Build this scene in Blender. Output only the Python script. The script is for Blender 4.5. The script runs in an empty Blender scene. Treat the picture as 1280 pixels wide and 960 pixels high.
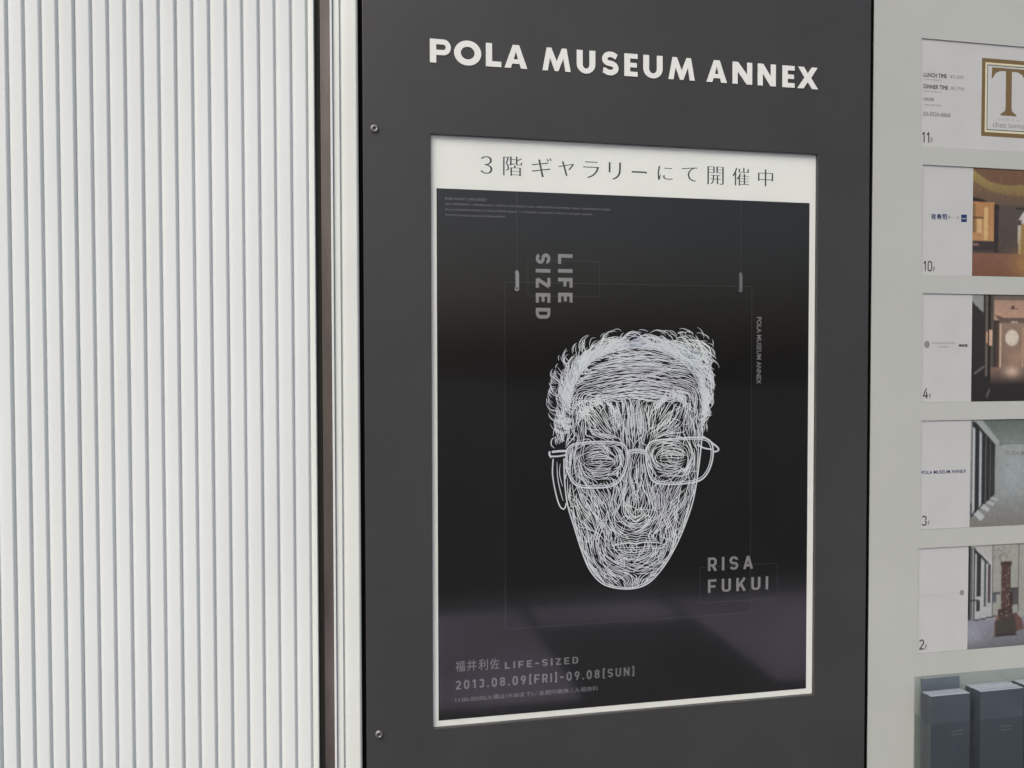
import bpy, math, random
import numpy as np
from mathutils import Vector, Matrix
from mathutils.geometry import tessellate_polygon

rnd = random.Random(7)
sc = bpy.context.scene
COL = sc.collection
R = math.radians

# ---------------------------------------------------------------- camera
CAM = Vector((0.0, -1.60, 1.45))
yaw, pitch, roll = R(11.75), R(1.5), R(-0.1)
F = Vector((math.sin(yaw) * math.cos(pitch), math.cos(yaw) * math.cos(pitch), -math.sin(pitch)))
RT = Vector((math.cos(yaw), -math.sin(yaw), 0))
UP = RT.cross(F)
R2 = RT * math.cos(roll) + UP * math.sin(roll)
U2 = -RT * math.sin(roll) + UP * math.cos(roll)
cd = bpy.data.cameras.new('camera')
cam = bpy.data.objects.new('camera', cd)
COL.objects.link(cam)
m = Matrix((R2, U2, -F)).transposed().to_4x4()
m.translation = CAM
cam.matrix_world = m
cd.sensor_width = 36.0
cd.lens = 36.0 * 1060.0 / 1280.0
cd.clip_start = 0.02
cd.clip_end = 500
sc.camera = cam

# ---------------------------------------------------------------- light
SUN_EL, SUN_AZ = R(48), R(222)      # azimuth from +y clockwise: over the left shoulder of the viewer
w = bpy.data.worlds.new('World')
sc.world = w
w.use_nodes = True
nt = w.node_tree
sky = nt.nodes.new('ShaderNodeTexSky')
sky.sky_type = 'NISHITA'
sky.sun_disc = False
sky.sun_elevation = SUN_EL
sky.sun_rotation = SUN_AZ
sky.air_density = 1.0
sky.dust_density = 6.0
sky.ozone_density = 1.0
nt.links.new(sky.outputs[0], nt.nodes['Background'].inputs[0])
nt.nodes['Background'].inputs[1].default_value = 0.08
sd = bpy.data.lights.new('overcast_sun', 'SUN')
sd.energy = 1.0
sd.angle = R(50)
sd.color = (1.0, 0.995, 0.97)
so = bpy.data.objects.new('overcast_sun', sd)
COL.objects.link(so)
sdir = Vector((math.sin(SUN_AZ) * math.cos(SUN_EL), math.cos(SUN_AZ) * math.cos(SUN_EL), math.sin(SUN_EL)))
so.rotation_euler = sdir.to_track_quat('Z', 'Y').to_euler()
so.location = (-4, -6, 8)
vs = sc.view_settings
vs.view_transform = 'Standard'
vs.look = 'None'
vs.gamma = 1
vs.exposure = 0.88
sc.display_settings.display_device = 'sRGB'
sc.cycles.max_bounces = 8
sc.cycles.transparent_max_bounces = 12


# ---------------------------------------------------------------- materials
def lin(c):
    return tuple(((v / 255) / 12.92) if v / 255 <= 0.04045 else (((v / 255) + 0.055) / 1.055) ** 2.4 for v in c)


def mat(name, col, rough=0.5, spec=0.5, metal=0.0, noise=0.0, nscale=30.0, bump=0.0, bscale=600.0, col2=None,
        stretch=None, coat=0.0):
    mt = bpy.data.materials.new(name)
    mt.use_nodes = True
    n = mt.node_tree
    b = n.nodes['Principled BSDF']
    b.inputs['Base Color'].default_value = (*col, 1)
    b.inputs['Roughness'].default_value = rough
    b.inputs['Specular IOR Level'].default_value = spec
    b.inputs['Metallic'].default_value = metal
    b.inputs['Coat Weight'].default_value = coat
    b.inputs['Coat Roughness'].default_value = 0.05
    tc = n.nodes.new('ShaderNodeTexCoord')
    vec = n.nodes.new('ShaderNodeMapping')
    geo = n.nodes.new('ShaderNodeNewGeometry')
    n.links.new(geo.outputs['Position'], vec.inputs['Vector'])
    if stretch:
        vec.inputs['Scale'].default_value = stretch
    if noise > 0 or col2:
        t = n.nodes.new('ShaderNodeTexNoise')
        t.inputs['Scale'].default_value = nscale
        t.inputs['Detail'].default_value = 6
        n.links.new(vec.outputs[0], t.inputs['Vector'])
        r = n.nodes.new('ShaderNodeValToRGB')
        c2 = col2 or tuple(v * (1 - noise) for v in col)
        r.color_ramp.elements[0].position = 0.35
        r.color_ramp.elements[1].position = 0.65
        r.color_ramp.elements[0].color = (*c2, 1)
        r.color_ramp.elements[1].color = (*col, 1)
        n.links.new(t.outputs[0], r.inputs[0])
        n.links.new(r.outputs[0], b.inputs['Base Color'])
        rr = n.nodes.new('ShaderNodeMapRange')
        rr.inputs['To Min'].default_value = rough * 1.45
        rr.inputs['To Max'].default_value = rough * 0.65
        n.links.new(t.outputs[0], rr.inputs[0])
        n.links.new(rr.outputs[0], b.inputs['Roughness'])
    if bump > 0:
        t2 = n.nodes.new('ShaderNodeTexNoise')
        t2.inputs['Scale'].default_value = bscale
        t2.inputs['Detail'].default_value = 3
        n.links.new(vec.outputs[0], t2.inputs['Vector'])
        bp = n.nodes.new('ShaderNodeBump')
        bp.inputs['Strength'].default_value = bump
        bp.inputs['Distance'].default_value = 0.001
        n.links.new(t2.outputs[0], bp.inputs['Height'])
        n.links.new(bp.outputs[0], b.inputs['Normal'])
    return mt


M = {}
M['slat'] = mat('white_painted_metal', (0.64, 0.68, 0.672), 0.7, 0.2, noise=0.07, nscale=3.0, bump=0.25, bscale=9, stretch=(1, 1, .4))
M['trim'] = mat('cream_painted_metal', (0.63, 0.67, 0.635), 0.45, 0.4, noise=0.06, nscale=4.0, bump=0.04)
M['bronze'] = mat('brown_anodised_metal', (0.20, 0.17, 0.15), 0.33, 0.5, metal=0.7, noise=0.45, nscale=3.5,
                  stretch=(6, 1, 1.2), bump=0.05)
M['rubber'] = mat('black_gasket', (0.03, 0.03, 0.022), 0.7, 0.3)
M['black'] = mat('black_gap', (0.006, 0.006, 0.006), 0.8, 0.1)
M['panel'] = mat('charcoal_powder_coat', (0.038, 0.0388, 0.0388), 0.46, 0.45, noise=0.2, nscale=5, bump=0.12, bscale=900)
M['letter'] = mat('white_vinyl_letter', (0.70, 0.72, 0.69), 0.4, 0.4, noise=0.05, nscale=8)
M['steel'] = mat('dull_steel', (0.22, 0.22, 0.215), 0.42, 0.5, metal=0.8, noise=0.3, nscale=300)
M['sheet'] = mat('white_paper', (0.79, 0.81, 0.775), 0.6, 0.3, noise=0.04, nscale=5)
M['ink'] = mat('grey_ink', (0.045, 0.05, 0.05), 0.6, 0.2)
M['print'] = mat('black_print', (0.010, 0.0095, 0.010), 0.5, 0.12, noise=0.35, nscale=4)
M['print_deep'] = mat('deeper_black_print', (0.0065, 0.0065, 0.0065), 0.5, 0.12)
M['pline'] = mat('faint_grey_print', (0.028, 0.028, 0.031), 0.5, 0.3)
M['ptext'] = mat('grey_print', (0.235, 0.23, 0.24), 0.5, 0.3)
M['ptext_dim'] = mat('dim_grey_print', (0.16, 0.157, 0.165), 0.5, 0.3)
M['plight'] = mat('light_grey_print', (0.26, 0.26, 0.27), 0.5, 0.3)
M['cut'] = mat('pale_paper_lines', (0.66, 0.72, 0.73), 0.6, 0.3, noise=0.22, nscale=9, col2=(0.58, 0.60, 0.68))
M['wash'] = mat('pale_blue_grey_print', (0.36, 0.42, 0.52), 0.6, 0.3, noise=0.45, nscale=26)
M['board'] = mat('pale_grey_board', (0.40, 0.42, 0.398), 0.5, 0.35, noise=0.06, nscale=4, bump=0.05)
M['card'] = mat('white_card', (0.445, 0.46, 0.455), 0.45, 0.35, noise=0.05, nscale=12)
M['cardink'] = mat('card_ink', (0.05, 0.05, 0.05), 0.6, 0.2)
M['cardgrey'] = mat('card_grey_ink', (0.20, 0.20, 0.20), 0.6, 0.2)
M['cardfaint'] = mat('card_faint_ink', (0.33, 0.33, 0.32), 0.6, 0.2)
M['navy'] = mat('navy_ink', (0.015, 0.035, 0.12), 0.6, 0.2)
M['gold'] = mat('brown_gold_ink', (0.155, 0.105, 0.045), 0.5, 0.3, noise=0.1, nscale=60)
M['green'] = mat('dark_green_ink', (0.08, 0.10, 0.07), 0.6, 0.2)
M['yellow'] = mat('cream_ink', (0.60, 0.56, 0.36), 0.6, 0.2)
M['cover'] = mat('blue_grey_cover', (0.052, 0.066, 0.080), 0.42, 0.45, noise=0.15, nscale=20)
M['cover2'] = mat('pale_blue_grey_cover', (0.10, 0.125, 0.15), 0.42, 0.45, noise=0.15, nscale=20)
M['edge'] = mat('pale_page_edges', (0.29, 0.335, 0.375), 0.6, 0.3, noise=0.25, nscale=700)
M['backwall'] = mat('dark_backing_wall', (0.03, 0.03, 0.03), 0.8, 0.2, noise=0.2, nscale=5)


def vcol_mat(name, rough=0.4):
    mt = bpy.data.materials.new(name)
    mt.use_nodes = True
    n = mt.node_tree
    b = n.nodes['Principled BSDF']
    a = n.nodes.new('ShaderNodeAttribute')
    a.attribute_name = 'ink'
    n.links.new(a.outputs['Color'], b.inputs['Base Color'])
    b.inputs['Roughness'].default_value = rough
    b.inputs['Specular IOR Level'].default_value = 0.35
    return mt


M['photo'] = vcol_mat('colour_photo_print')


def pane_mat(name, tint, ior=1.5, refl=1.0, rough=0.07):
    mt = bpy.data.materials.new(name)
    mt.use_nodes = True
    n = mt.node_tree
    n.nodes.remove(n.nodes['Principled BSDF'])
    out = n.nodes['Material Output']
    tr = n.nodes.new('ShaderNodeBsdfTransparent')
    tr.inputs[0].default_value = (*tint, 1)
    gl = n.nodes.new('ShaderNodeBsdfGlossy')
    gl.inputs['Roughness'].default_value = rough
    gl.inputs['Color'].default_value = (refl, refl, refl, 1)
    # Schlick reflectance that is the same from both sides of the thin sheet
    geo = n.nodes.new('ShaderNodeNewGeometry')
    dot = n.nodes.new('ShaderNodeVectorMath')
    dot.operation = 'DOT_PRODUCT'
    n.links.new(geo.outputs['Normal'], dot.inputs[0])
    n.links.new(geo.outputs['Incoming'], dot.inputs[1])
    prev = dot.outputs['Value']
    f0 = ((ior - 1) / (ior + 1)) ** 2
    for op, a1, swap in (('ABSOLUTE', None, 0), ('SUBTRACT', 1.0, 1), ('POWER', 5.0, 0), ('MULTIPLY', 1 - f0, 0), ('ADD', f0, 0)):
        mth = n.nodes.new('ShaderNodeMath')
        mth.operation = op
        mth.use_clamp = True
        n.links.new(prev, mth.inputs[1 if swap else 0])
        if a1 is not None:
            mth.inputs[0 if swap else 1].default_value = a1
        prev = mth.outputs[0]
    mx = n.nodes.new('ShaderNodeMixShader')
    nz = n.nodes.new('ShaderNodeTexNoise')
    nz.inputs['Scale'].default_value = 2.2
    nz.inputs['Detail'].default_value = 0
    n.links.new(geo.outputs['Position'], nz.inputs['Vector'])
    bp = n.nodes.new('ShaderNodeBump')
    bp.inputs['Strength'].default_value = 0.25
    bp.inputs['Distance'].default_value = 0.01
    n.links.new(nz.outputs[0], bp.inputs['Height'])
    n.links.new(bp.outputs[0], gl.inputs['Normal'])
    n.links.new(prev, mx.inputs[0])
    n.links.new(tr.outputs[0], mx.inputs[1])
    n.links.new(gl.outputs[0], mx.inputs[2])
    n.links.new(mx.outputs[0], out.inputs[0])
    return mt


M['pane'] = pane_mat('clear_acrylic', (0.98, 0.985, 0.98), 1.40)
M['rackpane'] = pane_mat('tinted_acrylic', (0.90, 0.92, 0.92), 1.5)


# ---------------------------------------------------------------- mesh helpers
class MB:
    def __init__(s):
        s.v, s.f, s.mi = [], [], []

    def face(s, pts, mi=0):
        i = len(s.v)
        s.v += [tuple(p) for p in pts]
        s.f.append(tuple(range(i, i + len(pts))))
        s.mi.append(mi)

    def box(s, x0, x1, y0, y1, z0, z1, mi=0):
        i = len(s.v)
        s.v += [(x0, y0, z0), (x1, y0, z0), (x1, y1, z0), (x0, y1, z0),
                (x0, y0, z1), (x1, y0, z1), (x1, y1, z1), (x0, y1, z1)]
        for q in ((0, 3, 2, 1), (4, 5, 6, 7), (0, 1, 5, 4), (1, 2, 6, 5), (2, 3, 7, 6), (3, 0, 4, 7)):
            s.f.append(tuple(i + k for k in q))
            s.mi.append(mi)

    def flat(s, ring, y, mi=0, holes=()):
        """polygon given as (x, z) rings at depth y"""
        rings = [ring] + list(holes)
        tris = tessellate_polygon([[Vector((p[0], p[1], 0)) for p in r] for r in rings])
        allp = [p for r in rings for p in r]
        i = len(s.v)
        s.v += [(p[0], y, p[1]) for p in allp]
        for t in tris:
            s.f.append(tuple(i + k for k in t))
            s.mi.append(mi)

    def prism(s, ring, y0, y1, mi=0, holes=()):
        """solid letter: front face at y0, back at y1"""
        s.flat(ring, y0, mi, holes)
        for r in [ring] + list(holes):
            n = len(r)
            for k in range(n):
                a, b = r[k], r[(k + 1) % n]
                s.face([(a[0], y0, a[1]), (b[0], y0, b[1]), (b[0], y1, b[1]), (a[0], y1, a[1])], mi)

    def build(s, name, mats, parent=None, bevel=0.0, loc=None):
        me = bpy.data.meshes.new(name)
        me.from_pydata(s.v, [], s.f)
        if not isinstance(mats, (list, tuple)):
            mats = [mats]
        for mm in mats:
            me.materials.append(mm)
        me.polygons.foreach_set('material_index', s.mi)
        me.update()
        o = bpy.data.objects.new(name, me)
        COL.objects.link(o)
        if parent:
            o.parent = parent
            o.matrix_parent_inverse = Matrix.Translation(-parent.location)
        if loc:
            o.location = loc
        if bevel:
            bm = o.modifiers.new('bevel', 'BEVEL')
            bm.width = bevel
            bm.segments = 2
            bm.limit_method = 'ANGLE'
        return o


def thing(name, label, cat, loc, group=None):
    o = bpy.data.objects.new(name, None)
    o.empty_display_size = 0.05
    COL.objects.link(o)
    o.location = loc
    o['label'] = label
    o['category'] = cat
    if group:
        o['group'] = group
    return o


def struct(o):
    o['kind'] = 'structure'
    return o


def frame_ring(mb, outer, holes, y0, y1):
    """plate (x0,x1,z0,z1) with rectangular holes: grid of cells, front at y0, back at y1"""
    xs = sorted({outer[0], outer[1], *[h[0] for h in holes], *[h[1] for h in holes]})
    zs = sorted({outer[2], outer[3], *[h[2] for h in holes], *[h[3] for h in holes]})
    idx = {}

    def vid(x, y, z):
        k = (x, y, z)
        if k not in idx:
            idx[k] = len(mb.v)
            mb.v.append(k)
        return idx[k]

    def solid(i, j):
        if i < 0 or j < 0 or i >= len(xs) - 1 or j >= len(zs) - 1:
            return False
        cx, cz = (xs[i] + xs[i + 1]) / 2, (zs[j] + zs[j + 1]) / 2
        return not any(h[0] < cx < h[1] and h[2] < cz < h[3] for h in holes)

    for i in range(len(xs) - 1):
        for j in range(len(zs) - 1):
            if not solid(i, j):
                continue
            a, b, c, d = xs[i], xs[i + 1], zs[j], zs[j + 1]
            q = [[vid(a, y0, c), vid(b, y0, c), vid(b, y0, d), vid(a, y0, d)],
                 [vid(a, y1, c), vid(a, y1, d), vid(b, y1, d), vid(b, y1, c)]]
            if not solid(i - 1, j):
                q.append([vid(a, y0, c), vid(a, y0, d), vid(a, y1, d), vid(a, y1, c)])
            if not solid(i + 1, j):
                q.append([vid(b, y0, c), vid(b, y1, c), vid(b, y1, d), vid(b, y0, d)])
            if not solid(i, j - 1):
                q.append([vid(a, y0, c), vid(a, y1, c), vid(b, y1, c), vid(b, y0, c)])
            if not solid(i, j + 1):
                q.append([vid(a, y0, d), vid(b, y0, d), vid(b, y1, d), vid(a, y1, d)])
            for f in q:
                mb.f.append(tuple(f))
                mb.mi.append(0)


def arc(cx, cy, rx, ry, a0, a1, n=10):
    return [(cx + rx * math.cos(R(a0 + (a1 - a0) * k / n)), cy + ry * math.sin(R(a0 + (a1 - a0) * k / n)))
            for k in range(n + 1)]


def offset_line(pts, h, closed=False):
    """outline polygons of a centre line with half width h (mitred)"""
    n = len(pts)
    L, Rr = [], []
    for i in range(n):
        p = Vector(pts[i])
        if closed:
            a, b = Vector(pts[(i - 1) % n]), Vector(pts[(i + 1) % n])
        else:
            a = Vector(pts[i - 1]) if i > 0 else None
            b = Vector(pts[i + 1]) if i < n - 1 else None
        d1 = (p - a).normalized() if a is not None else None
        d2 = (b - p).normalized() if b is not None else None
        if d1 is None:
            d1 = d2
        if d2 is None:
            d2 = d1
        n1, n2 = Vector((-d1.y, d1.x)), Vector((-d2.y, d2.x))
        nn = (n1 + n2)
        if nn.length < 1e-6:
            nn = n1
        nn.normalize()
        k = h / max(0.38, nn.dot(n1))
        L.append((p.x + nn.x * k, p.y + nn.y * k))
        Rr.append((p.x - nn.x * k, p.y - nn.y * k))
    return L, Rr


def stroke(mb, pts, wd, y, closed=False, mi=0):
    L, Rr = offset_line(pts, wd / 2, closed)
    n = len(pts)
    i = len(mb.v)
    for a, b in zip(L, Rr):
        mb.v += [(a[0], y, a[1]), (b[0], y, b[1])]
    for k in range(n if closed else n - 1):
        j = (k + 1) % n
        mb.f.append((i + 2 * k, i + 2 * k + 1, i + 2 * j + 1, i + 2 * j))
        mb.mi.append(mi)


# ---------------------------------------------------------------- lettering
def text_mesh(mb, body, box, y, offset=0.0, fatten=0.0, fit='both', rot=False, mi=0):
    """built-in font lettering fitted into box (x0, x1, z0, z1)"""
    cu = bpy.data.curves.new('text', 'FONT')
    cu.body = body
    cu.offset = offset
    cu.resolution_u = 3
    o = bpy.data.objects.new('text', cu)
    COL.objects.link(o)
    dg = bpy.context.evaluated_depsgraph_get()
    me = bpy.data.meshes.new_from_object(o.evaluated_get(dg))
    bpy.data.objects.remove(o)
    bpy.data.curves.remove(cu)
    if not len(me.vertices):
        return
    co = np.empty(len(me.vertices) * 3)
    me.vertices.foreach_get('co', co)
    co = co.reshape(-1, 3)
    lo, hi = co.min(0), co.max(0)
    x0, x1, z0, z1 = box
    if rot:
        sx = (z1 - z0) / (hi[0] - lo[0])
        sy = (x1 - x0) / (hi[1] - lo[1])
        X = x0 + (co[:, 1] - lo[1]) * sy
        Z = z1 - (co[:, 0] - lo[0]) * sx
    else:
        sx = (x1 - x0) / (hi[0] - lo[0])
        sy = (z1 - z0) / (hi[1] - lo[1]) if fit == 'both' else sx
        X = x0 + (co[:, 0] - lo[0]) * sx
        Z = z0 + (co[:, 1] - lo[1]) * sy
    shifts = [(0, 0)]
    if fatten:
        shifts = [(0, 0), (fatten, 0), (-fatten, 0), (0, fatten), (0, -fatten)]
    for k, (dx, dz) in enumerate(shifts):
        i = len(mb.v)
        mb.v += [(a + dx, y - 0.00003 * k, b + dz) for a, b in zip(X, Z)]
        for p in me.polygons:
            mb.f.append(tuple(i + v for v in p.vertices))
            mb.mi.append(mi)
    bpy.data.meshes.remove(me)


def din(ch, s):
    """strokes of a narrow technical letter, cap height 1, stroke s -> (width, [(points, closed)])"""
    a = s / 2
    T, B = 1 - a, a

    def rr(w, r):      # rounded rectangle centre line
        Rx = w - a
        return (arc(Rx - r, T - r, r, r, 0, 90, 5) + arc(a + r, T - r, r, r, 90, 180, 5) +
                arc(a + r, B + r, r, r, 180, 270, 5) + arc(Rx - r, B + r, r, r, 270, 360, 5))
    if ch == 'I':
        return s, [([(a, 0), (a, 1)], 0)]
    if ch == 'L':
        return .56, [([(a, 1), (a, B), (.56, B)], 0)]
    if ch == 'F':
        return .56, [([(a, 0), (a, T), (.56, T)], 0), ([(a, .47), (.5, .47)], 0)]
    if ch == 'E':
        return .56, [([(.56, T), (a, T), (a, B), (.56, B)], 0), ([(a, .5), (.5, .5)], 0)]
    if ch == 'Z':
        return .58, [([(0, T), (.5, T)], 0), ([(.5, T), (.08, B)], 0), ([(.05, B), (.58, B)], 0)]
    if ch == 'D':
        w = .62
        return w, [([(a, B), (a, T)] + arc(w - a - .2, T - .2, .2, .2, 90, 0, 5) + arc(w - a - .2, B + .2, .2, .2, 0, -90, 5), 1)]
    if ch in 'RP':
        w = .6
        st = [([(a, 0), (a, T)] + arc(w - a - .17, T - .19, .17, .19, 90, 0, 5) + arc(w - a - .17, .42 + .19, .17, .19, 0, -90, 5) + [(a, .42)], 0)]
        if ch == 'R':
            st.append(([(.3, .42), (w - a * .6, 0)], 0))
        return w, st
    if ch == 'S':
        w = .6
        Rx = w - a
        r = .19
        return w, [([(Rx - .02, .74)] + arc(Rx - r, T - r, r, r, 20, 90, 4) + arc(a + r, T - r, r, r, 90, 180, 4) +
                    arc(a + r, .5 + r * .9, r, r * .9, 180, 250, 4) + arc(Rx - r, .5 - r * .9, r, r * .9, 70, 0, 4) +
                    arc(Rx - r, B + r, r, r, 0, -90, 4) + arc(a + r, B + r, r, r, 270, 200, 4), 0)]
    if ch == 'A':
        w = .68
        return w, [([(a * .9, 0), (w / 2, 1 - a * .3)], 0), ([(w / 2, 1 - a * .3), (w - a * .9, 0)], 0), ([(.16, .27), (w - .16, .27)], 0)]
    if ch == 'U':
        w = .62
        return w, [([(a, 1)] + arc(a + .2, B + .2, .2, .2, 180, 270, 5) + arc(w - a - .2, B + .2, .2, .2, 270, 360, 5) + [(w - a, 1)], 0)]
    if ch == 'K':
        w = .66
        return w, [([(a, 0), (a, 1)], 0), ([(w - a * 1.1, 1), (a * 1.6, .34)], 0), ([(.3, .56), (w - a, 0)], 0)]
    if ch == 'N':
        w = .66
        return w, [([(a, 0), (a, 1)], 0), ([(a, .96), (w - a, .04)], 0), ([(w - a, 0), (w - a, 1)], 0)]
    if ch == '0':
        return .58, [(rr(.58, .2), 1)]
    if ch == '1':
        return .4, [([(.05, .74), (.28, .93)], 0), ([(.28, 0), (.28, 1)], 0)]
    if ch == '2':
        w = .58
        return w, [(arc(w / 2, T - .2, w / 2 - a, .2, 170, 0, 7) + [(w - a, .62), (a * 1.2, B)], 0), ([(a * .4, B), (w, B)], 0)]
    if ch == '3':
        w = .58
        return w, [(arc(w / 2, T - .19, w / 2 - a, .19, 160, -60, 8), 0), (arc(w / 2, B + .21, w / 2 - a, .21, 70, -160, 8), 0)]
    if ch == '4':
        w = .6
        return w, [([(.40, 1), (a * .6, .26)], 0), ([(0, .26), (w, .26)], 0), ([(.42, .62), (.42, 0)], 0)]
    if ch == '8':
        w = .58
        return w, [(arc(w / 2, T - .19, w / 2 - a * 1.1, .19, 0, 345, 11), 1), (arc(w / 2, B + .21, w / 2 - a, .21, 0, 345, 11), 1)]
    if ch == '9':
        w = .58
        return w, [(arc(w / 2, T - .23, w / 2 - a, .23, 0, 345, 11), 1), ([(w - a, T - .26), (w * .42, 0)], 0)]
    if ch == '.':
        return s, [([(a, 0), (a, s)], 0)]
    if ch == '-':
        return .4, [([(0, .46), (.4, .46)], 0)]
    if ch == '(':
        return .3, [([(.3, T + .1), (.14, T + .1), (.14, B - .1), (.3, B - .1)], 0)]
    if ch == ')':
        return .3, [([(0, T + .1), (.16, T + .1), (.16, B - .1), (0, B - .1)], 0)]
    return .35, []


def din_text(mb, body, box, y, s=0.19, gap=0.28, rot=False):
    gl = [din(c, s) for c in body]
    tot = sum(g[0] for g in gl) + gap * (len(gl) - 1)
    x0, x1, z0, z1 = box
    length, cap = ((z1 - z0), (x1 - x0)) if rot else ((x1 - x0), (z1 - z0))
    kx = length / tot
    pen = 0.0
    q = 0
    for gw, sts in gl:
        for pts, cl in sts:
            # outline in em units, then scaled, so that strokes keep their weight
            L, Rr = offset_line(pts, s / 2, bool(cl))
            yy = y - 0.00004 * (q % 5)
            q += 1
            i = len(mb.v)
            for a, b in zip(L, Rr):
                for p in (a, b):
                    u, v = (pen + p[0]) * kx, min(1.12, max(-.12, p[1])) * cap
                    mb.v.append((x0 + v, yy, z1 - u) if rot else (x0 + u, yy, z0 + v))
            n = len(pts)
            for k in range(n if cl else n - 1):
                j = (k + 1) % n
                mb.f.append((i + 2 * k, i + 2 * k + 1, i + 2 * j + 1, i + 2 * j))
                mb.mi.append(0)
        pen += gw + gap


def logo_glyph(ch, w):
    """heavy geometric capital, cap height 1, width w -> (ring, holes)"""
    t = .27
    if ch == 'P':
        b = w - .32
        ring = [(0, 0), (t, 0), (t, .33), (b, .33)] + arc(b, .665, .32, .335, -90, 90, 12)[1:] + [(0, 1)]
        hole = [(t, .55), (b, .55)] + arc(b, .665, .10, .115, -90, 90, 8)[1:] + [(t, .78)]
        return ring, [hole]
    if ch == 'O':
        return arc(w / 2, .5, w / 2, .53, 0, 348, 29), [arc(w / 2, .5, w / 2 - .29, .27, 0, 345, 23)]
    if ch == 'L':
        return [(0, 0), (w, 0), (w, .23), (t, .23), (t, 1), (0, 1)], []
    if ch == 'E':
        return [(0, 0), (w, 0), (w, .21), (t, .21), (t, .40), (w * .94, .40), (w * .94, .60), (t, .60), (t, .79), (w, .79), (w, 1), (0, 1)], []
    if ch == 'A':
        c = w / 2
        return ([(0, 0), (.28, 0), (.345, .19), (w - .345, .19), (w - .28, 0), (w, 0), (c + .14, 1), (c - .14, 1)],
                [[(.41, .38), (w - .41, .38), (c, .72)]])
    if ch == 'M':
        return [(0, 0), (.24, 0), (.335, .56), (w / 2 - .08, 0), (w / 2 + .08, 0), (w - .335, .56), (w - .24, 0), (w, 0),
                (w - .19, 1), (w - .40, 1), (w / 2, .42), (.40, 1), (.19, 1)], []
    if ch == 'U':
        r = w / 2
        return ([(0, 1)] + arc(r, .40, r, .42, 180, 360, 16) + [(w, 1), (w - t, 1)] +
                arc(r, .40, r - t, .20, 360, 180, 12) + [(t, 1)]), []
    if ch == 'N':
        return [(0, 0), (.25, 0), (.25, .56), (w - .27, 0), (w, 0), (w, 1), (w - .25, 1), (w - .25, .44), (.27, 1), (0, 1)], []
    if ch == 'X':
        c = w / 2
        return [(0, 0), (.31, 0), (c, .31), (w - .31, 0), (w, 0), (c + .17, .51), (w - .03, 1), (w - .33, 1), (c, .70), (.33, 1), (.03, 1), (c - .17, .51)], []
    if ch == 'S':
        h = .12
        cl = [(w - .10, .80)] + arc(w / 2 + .01, .72, w / 2 - .13, .185, 40, 180, 9) + arc(w / 2 - .02, .68, w / 2 - .16, .17, 195, 260, 4) + \
            arc(w / 2 + .0, .30, w / 2 - .13, .20, 75, 0, 5) + arc(w / 2 - .01, .29, w / 2 - .12, .19, -10, -145, 9) + [(.07, .19)]
        L, Rr = offset_line(cl, h)
        return L + Rr[::-1], []


# ================================================================ SETTING
g = MB()
g.face([(-60, -60, 0), (60, -60, 0), (60, 30, 0), (-60, 30, 0)])
pav = mat('pale_stone_pavement', (0.16, 0.16, 0.18), 0.6, 0.4, noise=0.45, nscale=1.1, bump=0.2, bscale=60)
asph = mat('dark_asphalt', (0.05, 0.05, 0.052), 0.8, 0.3, noise=0.3, nscale=12, bump=0.4, bscale=120)
struct(g.build('road', asph))
g = MB()
g.box(-60, 60, -3.1, 0.3, 0.004, 0.12)
struct(g.build('pavement', pav))
pale = mat('pale_violet_reflector', (0.70, 0.67, 0.88), 0.6, 0.4, noise=0.4, nscale=1.6, bump=0.2, bscale=60)  # added unseen slabs, tinted to reflect as a violet gleam low on the poster cover
for x0, x1, y0, y1 in ((-7.0, 0.95, -2.75, -1.55), (1.78, 9.0, -2.75, -1.55), (1.0, 1.73, -2.75, -2.42)):  # space between the added slabs leaves a dark blotch in that reflection
    g = MB()
    g.box(x0, x1, y0, y1, 0.1, 0.126)
    struct(g.build('gleam_reflector', pale))
g = MB()
g.box(-14, 14, 0.09, 0.5, 0.12, 7.0)
struct(g.build('wall', M['backwall']))

# ================================================================ SLATTED WALL
# groove positions measured along the wall: slightly narrower slats towards the left end
edges = [-0.0457, -0.0740, -0.1025, -0.1303, -0.1587, -0.1867, -0.2152, -0.2433, -0.2715, -0.2994, -0.3272, -0.3550,
         -0.3828, -0.4100, -0.4372, -0.4639, -0.4903, -0.5168, -0.5430, -0.5695, -0.5960, -0.6225, -0.6490, -0.6755,
         -0.7020, -0.7285, -0.7550]
Z0, Z1 = 0.13, 3.4


def saw_profile(wd, dep=0.0045):
    k = min(1.0, wd / .0278)
    return [(0.0, dep + .0012), (0.0004, dep + .0010), (0.0010 * k, dep), (0.0026 * k, dep * .66), (0.0055 * k, dep * .44), (wd * .4, dep * .26), (wd * .65, dep * .12),
            (wd - .0062 * k, dep * .04), (wd - .0048 * k, 0.0), (wd - .0037 * k, dep * .06), (wd - .0010 * k, dep * .80),
            (wd - .0003, dep * 1.02), (wd, dep + .0012)]


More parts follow.
